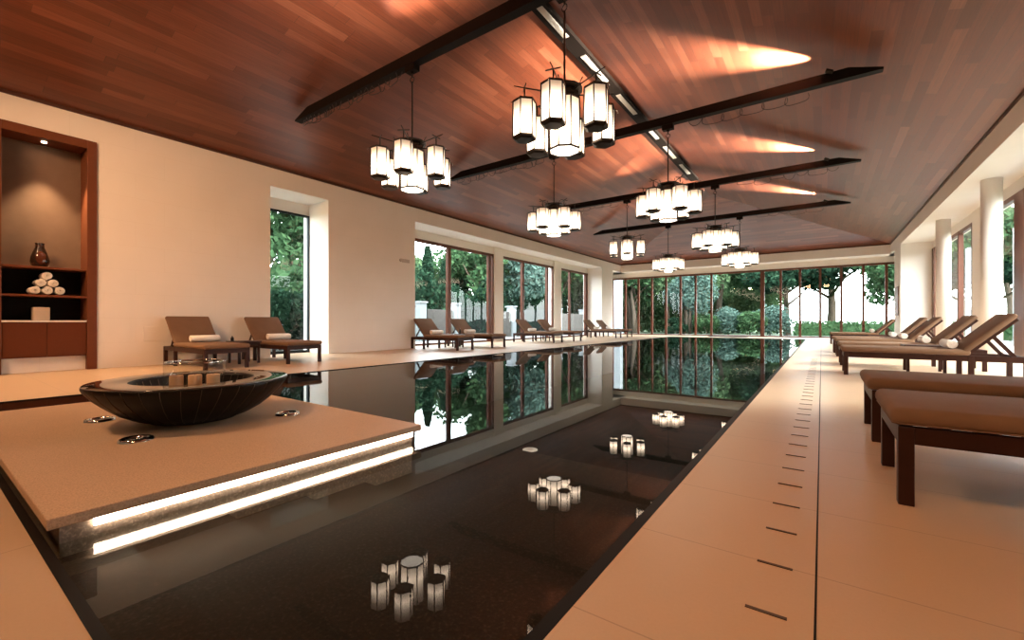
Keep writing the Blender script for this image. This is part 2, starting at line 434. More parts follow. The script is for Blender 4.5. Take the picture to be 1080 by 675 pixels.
bx(bm, XL, XL+.035, YB, YF, ZC-.045, ZC+.02); bx(bm, XR-.035, XR, YB, YF, ZC-.045, ZC+.02); bx(bm, XL, XR, YF-.035, YF, ZC-.045, ZC+.02)
struct('trim_2', bm, M['trimwood'], 'thin dark wood cornice where walls meet the ceiling')
# ridge board with vents
bm = B(); bx(bm, XC-.14, XC+.14, YB, 17.95, RIDGE_Z-.13, RIDGE_Z)
ridge = struct('ceiling_ridge_board', bm, M['beam'], 'dark ridge board along the top of the ceiling')
k = 0
for y0 in (4.35, 6.25, 8.15, 10.05, 11.95, 13.85, 15.75):
    bm = B(); z = RIDGE_Z-.13
    bx(bm, -.055, .055, 0, 1.2, -.012, 0)
    for s in range(5): bx(bm, -.045+.02*s, -.037+.02*s, .03, 1.17, -.02, -.012)
    o = obj('ceiling_vent', bm, M['vent'], loc=(XC+.02, y0, z))
    tag(o, ['white slot vent in the ridge board, the nearest one', 'white slot vent in the ridge board, second nearest', 'white slot vent in the ridge board, third nearest',
            'white slot vent in the ridge board, fourth nearest', 'white slot vent in the ridge board above the second beam', 'white slot vent in the ridge board, second from its far end',
            'white slot vent at the far end of the ridge board'][k], 'vent', 'slot vents along the ridge')
    k += 1

# ------------------------------------------------------------------ glazing
def window(n, label, plane, at, a0, a1, mull, z0=0.0, z1=ZW, sill=.07, posts=None):
    """plane 'X': glass in the plane x=at running along y; plane 'Y' the other way"""
    w = empty('window_%d' % n); w['kind'] = 'structure'; w['label'] = label
    def bb(bm, p0, p1, q0, q1, za, zb):
        if plane == 'X': bx(bm, at+q0, at+q1, p0, p1, za, zb)
        else: bx(bm, p0, p1, at+q0, at+q1, za, zb)
    hw_, jw_ = (.05, .035) if n == 1 else (.11, .07)
    bm = B(); bb(bm, a0, a1, -.05, .05, z1-hw_, z1); bb(bm, a0, a1, -.05, .05, z0, z0+sill)
    bb(bm, a0, a0+jw_, -.05, .05, z0, z1); bb(bm, a1-jw_, a1, -.05, .05, z0, z1)
    obj('window_frame', bm, M['iron'] if n == 1 else M['frame'], w)
    for m in mull:
        mw = m[1] if isinstance(m, tuple) else .10; mc = m[0] if isinstance(m, tuple) else m
        bm = B(); bb(bm, mc-mw/2, mc+mw/2, -.06, .06, z0+.01, z1-.01)
        obj('mullion', bm, M['frame'], w)
    ed = [a0] + [(m[0] if isinstance(m, tuple) else m) for m in mull] + [a1]
    for p, q in zip(ed, ed[1:]):
        bm = B(); vs = ((p+.02, z0+.03), (q-.02, z0+.03), (q-.02, z1-.05), (p+.02, z1-.05))
        bm.faces.new([bm.verts.new((at, a, z) if plane == 'X' else (a, at, z)) for a, z in vs])
        obj('pane', bm, M['glass'], w)
    return w
window(1, 'tall narrow window in a deep reveal behind a lounger', 'X', GL, 5.135, 6.64, [])
window(2, 'nearest wide window of the left bay', 'X', GL, 9.72, 15.02, [(12.24,.17), (14.73,.17)])
window(3, 'middle window of the left bay', 'X', GL, 15.62, 20.2, [(17.31,.16), (19.6,.16)])
window(4, 'farthest window of the left bay', 'X', GL, 20.94, 24.56, [(22.1,.14), (24.2,.3)])
mx = [-10.78+.893*i for i in range(16)]
mx = [(x, .20 if abs(x+2.78) < .2 else .11) for x in mx if not (-5.0 < x < -3.2) and x < 3.3]
window(5, 'far glass wall with dark brown mullions', 'Y', GF, GL, GR, mx)
window(6, 'nearest glazed bay on the right', 'X', GR, 7.2, 10.2, [8.7])
window(7, 'right bay with a broad brown door post', 'X', GR, 10.9, 17.3, [(14.62, .62)])
window(8, 'farther right bay behind the columns', 'X', GR, 18.45, 24.2, [(20.0,.13), (23.9,.5)])

# ------------------------------------------------------------------ niche with cabinet
nc = thing('wall_niche_cabinet', 'built-in reddish wood wall niche with shelves and two cabinet doors', 'cabinet', (XL, 1.45, 0))
y0, y1 = -.63, .63; i0, i1 = -.50, .50; dp = -.46
bm = B(); bx(bm, dp, .03, i1, y1, .0, ZH); bx(bm, dp, .03, y0, i0, .0, ZH); bx(bm, dp, .03, i0, i1, ZH-.15, ZH)
obj('surround', bm, M['nichewood'], nc, bevel=.006)
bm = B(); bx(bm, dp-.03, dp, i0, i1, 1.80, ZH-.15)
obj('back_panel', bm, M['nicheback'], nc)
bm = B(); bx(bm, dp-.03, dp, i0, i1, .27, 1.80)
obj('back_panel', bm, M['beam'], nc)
for z in (1.786, 1.31):
    bm = B(); bx(bm, dp, -.005, i0, i1, z-.035, z); obj('shelf', bm, M['nichewood'], nc, bevel=.004)
bm = B(); bx(bm, dp, .005, i0, i1, .845, .875); t = obj('countertop', bm, M['white'], nc, bevel=.003); t['label'] = 'pale stone top'
bm = B(); bx(bm, dp, -.03, i0, i1, .25, .845); obj('carcass', bm, M['doorwood'], nc)
for a, b in ((i0+.004, .006), (.012, i1-.004)):
    bm = B(); bx(bm, -.03, -.008, a, b, .275, .838); obj('door', bm, M['doorwood'], nc, bevel=.003)
bm = B(); bx(bm, dp, -.10, i0, i1, 0, .25); t = obj('plinth', bm, M['plaster'], nc); t['label'] = 'pale stone plinth under the doors'
bm = B(); prism(bm, 20, .035, ZH-.158, ZH-.15, -.2, 0); obj('downlight', bm, M['lamp'], nc)

# vase: a squat pear bottle with cut oval face
v = thing('vase', 'dark brown pear-shaped glass vase on the upper niche shelf', 'vase', (XL-.2, 1.40, 1.787))
bm = B(); lathe(bm, [(0,.001),(.075,.001),(.105,.03),(.118,.09),(.112,.16),(.088,.25),(.062,.32),(.05,.36),(.055,.39),(.062,.41),(.05,.41),(.042,.37),(0,.36)], 40)
obj('body', bm, M['smoke'], v)
bm = B()
for sgn in (0,):
    b2 = B(); lathe(b2, [(0,.0),(.03,.004),(.055,.0),(.066,-.010),(.055,-.02),(0,-.02)], 32)
    merge(bm, b2, Matrix.Translation((.112,0,.155)) @ Matrix.Rotation(R(82),4,'Y') @ Matrix.Diagonal((1.7,1,1,1)))
obj('cut_face', bm, M['amber'], v)['label'] = 'amber oval facet'
bm = B(); lathe(bm, [(.05,.352),(.06,.356),(.06,.366),(.05,.37)], 32, closed=True); obj('neck_ring', bm, M['amber'], v)

def towel_mesh(bm, r, length, turns=4.2, th=.010):
    """rolled towel lying along +x"""
    n = int(turns*18); inner, outer = [], []
    for i in range(n+1):
        a = 2*PI*turns*i/n; rr = r*(.10+.90*(i/n)**.9)
        inner.append((a, rr-th)); outer.append((a, rr))
    rs = []
    xs = [-length/2, -length/2+.012, 0, length/2-.012, length/2]; sc = [.90, 1, 1.02, 1, .90]
    for x, k in zip(xs, sc):
        lo = [bm.verts.new((x, (q)*k*math.cos(a), (q)*k*math.sin(a))) for a, q in outer]
        li = [bm.verts.new((x, (q)*k*math.cos(a), (q)*k*math.sin(a))) for a, q in inner]
        rs.append((lo, li))
    for (a, ai), (b, bi) in zip(rs, rs[1:]):
        for i in range(n):
            f = bm.faces.new((a[i], a[i+1], b[i+1], b[i])); f.smooth = True
            f = bm.faces.new((ai[i], bi[i], bi[i+1], ai[i+1])); f.smooth = True
    for a, ai in (rs[0], rs[-1]):
        for i in range(n): bm.faces.new((a[i], ai[i], ai[i+1], a[i+1]))
    for (a, ai), (b, bi) in zip(rs, rs[1:]): bm.faces.new((a[n], ai[n], bi[n], b[n]))
bm = B(); towel_mesh(bm, .072, .30)
t0 = obj('rolled_towel', bm, M['terry'])
sp = [(-1,0,'bottom row, left end'),(0,0,'bottom row, middle'),(1,0,'bottom row, right end'),(-.5,1,'middle row, left'),(.5,1,'middle row, right'),(0,2,'top of the pyramid')]
for i, (a, b, w) in enumerate(sp):
    o = t0 if i == 0 else t0.copy()
    if i: COL.objects.link(o)
    o.location = (XL-.20, 1.47+a*.148, 1.312+.073+b*.126); o.rotation_euler.x = .7*i
    tag(o, 'rolled white towel in the niche pyramid, ' + w, 'towel', 'towels stacked in the niche')
o = thing('tissue_box', 'small cream cube box on the pale top inside the niche', 'box', (XL-.2, 1.41, .8755))
bm = B(); rbx(bm, -.09, .09, -.1, .1, 0, .225, .012, 2); obj('body', bm, M['cream'], o)
bm = B(); rbx(bm, -.06, .06, -.03, .03, .2255, .229, .0015, 1); obj('slot_plate', bm, M['plate'], o)

# wall plates on the left wall
o = thing('wall_switch_plate', 'small pale switch plate high on the wall before the window bay', 'switch', (XL, 9.28, 2.78))
bm = B(); rbx(bm, 0, .015, -.14, .16, -.06, .05, .005, 2); obj('plate', bm, M['plate'], o)
bm = B(); b2 = B(); prism(b2, 20, .05, 0, .03); merge(bm, b2, Matrix.Translation((.01,-.2,0)) @ Matrix.Rotation(R(90),4,'Y')); obj('sensor_dome', bm, M['plate'], o)
bm = B(); rbx(bm, 0, .008, -.2, .2, -.14, .14, .003, 1)
o = obj('wall_access_panel', bm, M['plaster'], loc=(XL, 2.95, .62)); tag(o, 'low square access panel in the plaster beside the niche', 'wall panel')
# brown panel on the right pier
bm = B(); rbx(bm, -.03, 0, -.42, .42, -.62, .62, .006, 1)
o = obj('wall_notice_panel', bm, M['art'], loc=(XR, 25.15, 1.75)); tag(o, 'small upright brown panel on the far right pier', 'wall panel')

# ------------------------------------------------------------------ deck details
bm = B(); bx(bm, -.053, .053, -.006, .006, .0005, .003)
s0 = obj('slot_drain', bm, M['slot'])
for i in range(36):
    o = s0 if i == 0 else s0.copy()
    if i: COL.objects.link(o)
    o.location = (-.134, 1.467+.3035*i, 0)
    tag(o, 'short dark slot drain in the row set into the tan deck', 'drain', 'slot drains in the deck')
bm = B(); bx(bm, -.006, 0, .2, 25.4, .0003, .002)
o = obj('deck_joint_channel', bm, M['coping'], loc=(-.012, 0, 0)); o['kind'] = 'structure'
o = thing('doormat', 'dark doormat on the floor before the far glass doors', 'mat', (-4.35, 27.3, 0))
bm = B(); rbx(bm, -.95, .95, -.55, .55, .0005, .03, .008, 1); obj('pile', bm, M['mat'], o)
bm = B(); bx(bm, -1.0, 1.0, -.60, .60, .0003, .010); obj('border', bm, M['coping'], o)
dr = thing('pool_drain', 'pale round drain cover on the pool floor', 'drain', (-3.9, 6.0, ZB))
bm = B(); lathe(bm, [(0,.012),(.085,.012),(.12,.006),(.125,0)], 32); obj('cover', bm, M['white'], dr)
bm = B()
for i in range(5): bx(bm, -.05, .05, -.05+.022*i, -.042+.022*i, .0121, .014)
obj('grille', bm, M['plate'], dr)

# ------------------------------------------------------------------ stone platform with light strip
pl = thing('stone_platform', 'low tan stone platform standing in the pool corner with lit edge', 'platform', (-3.925, 1.245, 0))
cx, cy = 3.925, -1.245
PX0, PX1, PY0, PY1, PT = -5.52, -2.35, .318, 2.18, .112
bm = B(); bx(bm, PX0+cx, PX1+cx, PY0+cy, PY1+cy, PT-.042, PT); obj('top_slab', bm, M['slab'], pl, bevel=.004)
bm = B(); bx(bm, PX0+.05+cx, PX1-.045+cx, PY0+.04+cy, PY1-.05+cy, ZB+.002, PT-.042); o = obj('base', bm, M['base_stone'], pl)
bm = B(); bx(bm, PX1-.045+cx, PX1-.032+cx, .455+cy, PY1-.052+cy, .031, PT-.043)
o = obj('light_strip', bm, M['led'], pl); o['label'] = 'glowing white light strip under the slab edge'
fit = None
for i, (x, y, w) in enumerate(((-4.40,.87,'behind, left of the black bowl'), (-3.48,.855,'nearest, in front of the black bowl'), (-3.48,1.80,'right of the black bowl'))):
    if fit is None:
        f = thing('chrome_ring_fitting', '', 'ring fitting', (x, y, PT), 0, 'ring fittings on the platform')
        bm = B(); lathe(bm, [(.060,.001),(.064,.014),(.075,.019),(.086,.014),(.09,.001)], 40); obj('ring', bm, M['chrome'], f)
        bm = B(); prism(bm, 32, .061, .001, .006); obj('lens', bm, M['bowl'], f)
        bm = B()
        for k in range(4): tube(bm, [(.05*math.cos(k*PI/4), .05*math.sin(k*PI/4), .008), (-.05*math.cos(k*PI/4), -.05*math.sin(k*PI/4), .008)], .002, 6)
        obj('grille', bm, M['chrome'], f)
        fit = f
    else: f = copy_tree(fit); f.location = (x, y, PT)
    f['label'] = 'round chrome ring fitting set in the platform, ' + w

# ------------------------------------------------------------------ bowl
bw = thing('fountain_bowl', 'wide black ribbed bowl with mirror rim on the stone platform', 'bowl', (-3.90, 1.31, PT+.0005))
prof = [(0,.0),(.24,.0),(.27,.006),(.285,.02),(.36,.045),(.44,.09),(.52,.155),(.58,.215),(.618,.268),(.628,.292),(.625,.300),
        (.385,.300),(.380,.285),(.35,.20),(.30,.12),(.22,.07),(0,.05)]
bm = B(); lathe(bm, prof, 96); obj('body', bm, M['bowl'], bw)
bm = B(); lathe(bm, [(.388,.3005),(.622,.3005),(.626,.303),(.620,.306),(.390,.306),(.386,.303)], 96, closed=True); obj('rim', bm, M['rim'], bw)['label'] = 'flat mirror-polished rim'
bm = B()
for i in range(36):
    a = 2*PI*i/36
    tube(bm, [((r+.001)*math.cos(a+.25*(r-.3)), (r+.001)*math.sin(a+.25*(r-.3)), z) for r, z in prof[3:10]], .0022, 5)
    tube(bm, [((r-.002)*math.cos(a), (r-.002)*math.sin(a), z+.001) for r, z in prof[12:16]], .0022, 5)
obj('ribs', bm, M['rib'], bw)['label'] = 'thin pale metal ribs'
jar = thing('glass_cylinder', 'wide clear glass cylinder standing in the middle of the black bowl', 'vase', (-3.90, 1.31, PT+.082))
bm = B(); lathe(bm, [(.0,0.002),(.185,.002),(.192,.012),(.192,.356)], 48); obj('wall', bm, M['clear'], jar)
bm = B(); lathe(bm, [(.174,.352),(.184,.360),(.194,.352),(.184,.346)], 48, closed=True); obj('lip', bm, M['chrome'], jar)
for i, (x, y) in enumerate(((-.075,-.03),(.0,.0),(.075,.03))):
    c = thing('pillar_candle', 'cream pillar candle inside the glass cylinder, ' + ('left one','middle one','right one')[i], 'candle', (-3.90+x*.75, 1.31-x*-1.35, PT+.105), 0, 'candles in the glass cylinder')
    bm = B(); lathe(bm, [(0,0),(.041,0),(.044,.004),(.044,.225),(.040,.23),(.012,.222),(0,.22)], 24); obj('wax', bm, M['candle'], c)
    bm = B(); tube(bm, [(0,0,.22),(.001,0,.235),(.003,0,.245)], .0015, 6); obj('wick', bm, M['bowl'], c)

# ------------------------------------------------------------------ loungers
LW = .36   # half width
def make_lounger():
    """local: x=0 foot end, x grows to the head, y centred"""
    t = thing('sun_lounger', '', 'sun lounger')
    bm = B()
    for s in (-1, 1): bx(bm, .055, 2.0, s*LW-.022 if s > 0 else s*LW, s*LW if s > 0 else s*LW+.022, .285, .368)
    bx(bm, .0, .03, -LW+.05, LW-.05, .285, .368); bx(bm, 1.97, 2.0, -LW+.02, LW-.02, .285, .368)
    for i in range(9): bx(bm, .12+.15*i, .19+.15*i, -LW+.02, LW-.02, .345, .362)
    obj('frame', bm, M['lwood'], t, bevel=.004)
    for x in (0.0, 1.415, 1.945):
        for s in (-1, 1):
            bm = B(); a, b = sorted((s*(LW+.004), s*(LW-.055))); bx(bm, x, x+.058, a, b, 0, .366)
            obj('leg', bm, M['lwood'], t, bevel=.004)
    bm = B(); rbx(bm, -.028, 1.44, -LW-.018, LW+.018, .370, .452, .036, 5)
    for f in bm.faces: f.smooth = True
    obj('mattress', bm, M['fabric'], t)
    bm = B(); tube(bm, [(1.42,-LW-.010,.378),(0,-LW-.010,.378),(-.018,-LW+.010,.378),(-.018,LW-.010,.378),(0,LW+.010,.378),(1.42,LW+.010,.378)], .004, 6)
    obj('piping', bm, M['fabric_back'], t)
    ang = R(46); Mx = Matrix.Translation((1.40, 0, .385)) @ Matrix.Rotation(-ang, 4, 'Y')
    bm = B(); b2 = B(); rbx(b2, .0, .74, -LW-.018, LW+.018, .012, .085, .034, 5)
    for f in b2.faces: f.smooth = True
    merge(bm, b2, Mx); obj('back_cushion', bm, M['fabric_back'], t)
    bm = B(); b2 = B()
    for s in (-1, 1): a, b = sorted((s*(LW-.03), s*(LW-.065))); bx(b2, .02, .70, a, b, -.028, .010)
    for x in (.05, .25, .45, .66): bx(b2, x, x+.045, -LW+.06, LW-.06, -.015, .008)
    merge(bm, b2, Mx); obj('back_frame', bm, M['lwood'], t)
    bm = B()
    for s in (-1, 1): bar(bm, (1.68, s*(LW-.09), .635), (1.88, s*(LW-.09), .36), .02, .045)
    bar(bm, (1.68, -LW+.09, .635), (1.68, LW-.09, .635), .025, .025); bar(bm, (1.88, -LW+.09, .37), (1.88, LW-.09, .37), .025, .025)
    obj('back_prop', bm, M['lwood'], t)
    return t
proto = make_lounger()
bm = B(); towel_mesh(bm, .070, .50, 4.0, .012); tow0 = obj('rolled_towel', bm, M['terry'])
first = [True]
def place(side, yc, label, tlabel, dy=0, dx=0):
    o = proto if first[0] else copy_tree(proto)
    tw = tow0 if first[0] else tow0.copy()
    if not first[0]: COL.objects.link(tw)
    first[0] = False
    if side == 'R': o.location = (.29+dx, yc, 0); o.rotation_euler.z = 0; tx = .29+dx+1.27
    else: o.location = (-8.70+dx, yc, 0); o.rotation_euler.z = PI; tx = -8.70+dx-1.27
    tag(o, label, 'sun lounger', 'sun loungers on the right deck' if side == 'R' else 'sun loungers along the left wall')
    tw.location = (tx, yc+dy, .452+.072); tw.rotation_euler = (1.1, 0, PI/2)
    tag(tw, tlabel, 'towel', 'rolled towels on the loungers')
place('R', 3.06, 'nearest sun lounger, cut off by the right edge of the photo', 'rolled towel on the nearest right lounger')
place('R', 4.36, 'brown padded sun lounger directly behind the nearest one', 'rolled towel on the second right lounger')
place('R', 9.18, 'sun lounger on the right deck with its towel before a small table', 'rolled towel on the third right lounger, first with raised back')
place('R', 11.06, 'sun lounger on the right deck just beyond the small table', 'rolled towel on the fourth right lounger', dy=.05)
place('R', 13.72, 'third raised-back sun lounger from the front on the right deck', 'rolled towel on the fifth right lounger')
place('R', 15.2, 'fourth raised-back sun lounger from the front on the right deck', 'rolled towel on the sixth right lounger', dx=-.03)
place('R', 21.15, 'farthest sun lounger on the right deck, by the far glass', 'rolled towel on the farthest right lounger', dx=-.02)
place('L', 3.42, 'brown sun lounger nearest the niche on the left', 'rolled towel on the lounger nearest the niche', dy=.1)
place('L', 4.86, 'brown sun lounger in front of the narrow window reveal', 'rolled towel on the lounger before the narrow window', dy=.1)
place('L', 9.85, 'sun lounger at the near end of the left window bay', 'rolled towel on the lounger at the near end of the bay', dy=.05)
place('L', 11.50, 'sun lounger under the first left window mullion', 'rolled towel on the second lounger of the bay')
place('L', 15.50, 'sun lounger before the pier between first and second bay windows', 'rolled towel on the third lounger of the bay')
place('L', 17.22, 'sun lounger before the middle window of the left bay', 'rolled towel on the fourth lounger of the bay')
place('L', 21.95, 'sun lounger before the farthest left bay window', 'rolled towel on the fifth lounger of the bay')
place('L', 23.6, 'last sun lounger on the left, by the far corner pier', 'rolled towel on the last left lounger')

def make_table():
    t = thing('side_table', '', 'side table')
    bm = B(); rbx(bm, -.28, .28, -.23, .23, .425, .455, .006, 1); obj('table_top', bm, M['lwood'], t)
    bm = B(); bx(bm, -.24, .24, -.20, -.18, .37, .425); bx(bm, -.24, .24, .18, .20, .37, .425); bx(bm, -.24, -.22, -.2, .2, .37, .425); bx(bm, .22, .24, -.2, .2, .37, .425)
    obj('apron', bm, M['lwood'], t)
    for x in (-.245, .205):
        for y in (-.205, .165):
            bm = B(); bx(bm, x, x+.04, y, y+.04, 0, .425); obj('leg', bm, M['lwood'], t)
    return t
tb = make_table()
spots = [(1.42, 10.12, 'dark wooden side table between two right deck loungers'), (-9.75, 4.14, 'dark wooden side table between the two loungers near the niche'),
         (-9.95, 10.68, 'dark wooden side table holding bottles in the left bay'), (-9.95, 16.35, 'dark wooden side table between the third pair in the left bay'),
         (1.5, 14.46, 'dark wooden side table deeper down the right deck')]
for i, (x, y, lb) in enumerate(spots):
    o = tb if i == 0 else copy_tree(tb); o.location = (x, y, 0); tag(o, lb, 'side table', 'side tables between loungers')
def bottle(x, y, h, label, cap):
    t = thing('bottle', label, 'bottle', (x, y, .4555))
    bm = B(); lathe(bm, [(0,0),(.026,0),(.03,.005),(.03,h*.6),(.012,h*.8),(.011,h*.94),(0,h*.94)], 20); obj('body', bm, M['clear'] if cap == 'white' else M['bowl'], t)
    bm = B(); prism(bm, 16, .013, h*.93, h, 0, 0, smooth=True); obj('cap', bm, M[cap], t)
bottle(-9.9, 10.55, .24, 'clear bottle on the left bay side table, the taller', 'white')
bottle(-9.75, 10.75, .18, 'dark small bottle on the left bay side table', 'chrome')
bottle(-9.95, 4.0, .10, 'tiny dark bottle on the table between the niche loungers', 'bronze')

# ------------------------------------------------------------------ beams, cables, chandeliers, spotlights
BYS = (-1.3, 4.74, 9.25, 14.14, 18.95)
BZ0, BZ1 = 4.93, 5.07
BA, BB = XC-4.72, XC+4.84
names = ['behind the viewpoint', 'nearest, crossing the top of the photo', 'second from the front', 'third from the front', 'farthest of the row']
roofz = lambda x: ZC + (HIP-abs(x-XC))*(RIDGE_Z-ZC)/HIP
for i, y in enumerate(BYS):
    bm = B()
    # tie beam whose ends are cut to the slope
    v0 = [(BA,-.065,BZ0),(BB,-.065,BZ0),(BB,-.065,BZ0+.03),(BB-.45,-.065,BZ1+.03),(BA+.45,-.065,BZ1+.03),(BA,-.065,BZ0+.03)]
    a = [bm.verts.new((p[0], -.07, p[2])) for p in v0]; b = [bm.verts.new((p[0], .07, p[2])) for p in v0]
    bm.faces.new(a); bm.faces.new(b[::-1])
    for k in range(6): bm.faces.new((a[k], b[k], b[(k+1)%6], a[(k+1)%6]))
    o = obj('ceiling_tie_beam', bm, M['beam'], loc=(0, y, 0))
    tag(o, 'long black tie beam under the ceiling, ' + names[i], 'beam', 'tie beams under the ceiling')
# cables looped under the beams
rnd = random.Random(3)
def cable(y, x0, x1, label, step, drop):
    bm = B(); pts = []; x = x0; sg = 1 if x1 > x0 else -1
    while (x1-x)*sg > 0:
        st = step*rnd.uniform(.7, 1.3); dr_ = drop*rnd.uniform(.55, 1.2)
        curl = rnd.random() < .75
        for k in range(14):
            f = k/14
            xx = x + sg*st*f + (-sg*.09*math.sin(2*PI*f) if curl else 0)
            pts.append((xx, .03*math.sin(7*xx), BZ0 - .006 - dr_*(1-abs(2*f-1)**2.6)))
        x += sg*st
    tube(bm, pts, .0058, 5)
    o = obj('hanging_cable', bm, M['cable'], loc=(0, y, 0)); tag(o, label, 'cable', 'cables looped under the beams')
cable(BYS[1], BA+.25, -5.6, 'thin cable in tight loops under the left half of the nearest beam', .14, .14)
cable(BYS[2], BA+.3, -5.7, 'thin cable in loops under the left half of the second beam', .18, .17)
cable(BYS[2], -2.2, BB-1.1, 'thin cable hanging in wide loops under the right half of the second beam', .34, .20)
cable(BYS[3], BA+.5, -5.7, 'thin cable in loops under the left half of the third beam', .28, .14)
cable(BYS[3], -2.0, BB-.6, 'thin cable hanging under the right half of the third beam', .36, .16)
cable(BYS[4], -2.0, BB-.9, 'thin cable hanging under the right half of the farthest beam', .4, .13)

CZ = 2.95    # bottom of the central lantern
def make_chandelier():
    """local origin at the bottom of the central lantern"""
    t = thing('lantern_chandelier', '', 'chandelier')
    top = BZ0 - CZ
    bm = B(); tube(bm, [(0,0,.74),(0,0,1.72)], .013, 10); tube(bm, [(0,0,1.80),(0,0,top-.09)], .013, 10)
    obj('rod', bm, M['bronze'], t)
    bm = B(); pts = [(.042*math.cos(a), 0, 1.76+.042*math.sin(a)) for a in [2*PI*k/20 for k in range(21)]]
    tube(bm, pts, .007, 8, cap=False); obj('link_ring', bm, M['bronze'], t)
    bm = B(); bx(bm, -.11, .11, -.06, .06, top-.10, top-.002); prism(bm, 16, .03, top-.13, top-.10)
    obj('ceiling_mount', bm, M['beam'], t, bevel=.005)
    bm = B(); prism(bm, 8, .17, .66, .70, rot=PI/8); prism(bm, 24, .15, .70, .73, r1=.13); prism(bm, 24, .22, .735, .755, smooth=True); prism(bm, 24, .12, .755, .775, r1=.03)
    for k in range(8): tube(bm, [(.14*math.cos(k*PI/4), .14*math.sin(k*PI/4), .62), (.17*math.cos(k*PI/4), .17*math.sin(k*PI/4), .745)], .008, 6)
    obj('hub', bm, M['bronze'], t)
    # central octagonal lantern
    rc, hc = .192, .61
    bm = B()
    for k in range(8):
        a = PI/8 + k*PI/4; tube(bm, [(rc*math.cos(a), rc*math.sin(a), 0), (rc*math.cos(a), rc*math.sin(a), hc)], .0095, 6)
    for z in (.004, hc):
        pts = [(rc*math.cos(PI/8+k*PI/4), rc*math.sin(PI/8+k*PI/4), z) for k in range(9)]
        for p, q in zip(pts, pts[1:]): bar(bm, p, q, .012, .022)
    prism(bm, 8, rc, hc, hc+.03, rot=PI/8, r1=.15)
    cl = obj('central_lantern', bm, M['bronze'], t)
    bm = B(); prism(bm, 8, rc-.006, 0.0, hc, rot=PI/8, caps=(False, False)); obj('lamp_shade', bm, M['shade_c'], cl)
    bm = B(); prism(bm, 8, rc-.010, .004, .010, rot=PI/8); obj('bottom_diffuser', bm, M['diffuser'], cl)
    # six outer hexagonal lanterns on arms
    Rr, r, h, zb = .50, .142, .435, .125
    for k in range(6):
        a = k*PI/3; ca, sa = math.cos(a), math.sin(a); cx_, cy_ = Rr*ca, Rr*sa
        bm = B()
        tube(bm, [(.14*ca, .14*sa, .69), (.28*ca, .28*sa, .715), (Rr*ca, Rr*sa, .735), ((Rr+.13)*ca, (Rr+.13)*sa, .748)], [.010,.009,.008,.006], 8)
        bar(bm, (cx_-.09*sa, cy_+.09*ca, .738), (cx_+.09*sa, cy_-.09*ca, .738), .010, .012)
        tube(bm, [(.24*ca, .24*sa, .70), (.27*ca, .27*sa, .76), (.30*ca, .30*sa, .785)], .006, 6)
        tube(bm, [(cx_, cy_, .60), (cx_, cy_, .735)], .009, 8)
        obj('arm', bm, M['bronze'], t)
        bm = B()
        for j in range(6):
            b = a + j*PI/3; tube(bm, [(r*math.cos(b), r*math.sin(b), 0), (r*math.cos(b), r*math.sin(b), h)], .0085, 6)
        prism(bm, 6, r+.006, -.012, .012, rot=a); prism(bm, 6, r*.75, -.03, -.012, rot=a, r1=r+.004)
        prism(bm, 6, r+.006, h-.012, h+.010, rot=a); prism(bm, 6, r+.004, h+.010, h+.03, rot=a, r1=.03)
        ln = obj('lantern', bm, M['bronze'], t, loc=(cx_, cy_, zb))
        bm = B(); prism(bm, 6, r-.005, .012, h-.012, rot=a, caps=(False, False)); obj('lamp_shade', bm, M['shade_o'], ln)
        bm = B(); tube(bm, [((r-.01)*ca, (r-.01)*sa, h+.0), ((r+.045)*ca, (r+.045)*sa, h-.02), ((r+.05)*ca, (r+.05)*sa, h-.05)], .004, 6); obj('shade_clip', bm, M['chrome'], ln)
    return t
ch = make_chandelier()
posn = [(BYS[1], -5.32, 4, 'six-arm lantern chandelier hanging nearest the left wall, under the nearest beam'),
        (BYS[1], -2.576, -16, 'largest-looking lantern chandelier, right of the nearest one under the same beam'),
        (BYS[2], -5.32, 28, 'lantern chandelier under the left half of the second beam'), (BYS[2], -2.60, 12, 'lantern chandelier under the second beam, right of its twin'),
        (BYS[3], -5.32, -9.3, 'lantern chandelier showing only three lanterns side by side'), (BYS[3], -2.60, 18, 'lantern chandelier under the third beam, right of its twin'),
        (BYS[4], -5.32, 22, 'lantern chandelier farthest back on the left row'), (BYS[4], -2.60, 5, 'lantern chandelier farthest back on the right row, above the far glazing')]
for i, (y, x, rz, lb) in enumerate(posn):
    o = ch if i == 0 else copy_tree(ch)
    o.location = (x, y, CZ); o.rotation_euler.z = R(rz)
    for c in o.children:
        if c.name.startswith('ceiling_mount'): c.rotation_euler.z = -R(rz)
    tag(o, lb, 'chandelier', 'lantern chandeliers')

def spot(x, y, z, tgt, energy, size, label, blend=1.0, col=(1,.80,.62), rad=.03, body=True):
    d = (Vector(tgt)-Vector((x,y,z))).normalized()
    q = d.to_track_quat('-Z', 'Y')
    t = thing('spotlight', label, 'spotlight', (x, y, z), 0, 'spotlights on the beams'); t.rotation_mode = 'QUATERNION'; t.rotation_quaternion = q
    bm = B(); lathe(bm, [(.0,.10),(.028,.10),(.034,.09),(.036,.0),(.040,-.012),(.034,-.012),(.030,.0),(0,.002)], 24); obj('housing', bm, M['bronze'], t)
    bm = B(); prism(bm, 20, .028, -.003, .001); obj('lens', bm, M['lamp'], t)
    l = bpy.data.lights.new('spot_beam', 'SPOT'); l.energy = energy; l.spot_size = R(size); l.spot_blend = blend; l.color = col; l.shadow_soft_size = rad
    lo = bpy.data.objects.new('spot_beam', l); COL.objects.link(lo); lo.parent = t; lo.location = (0, 0, -.02)
    return t
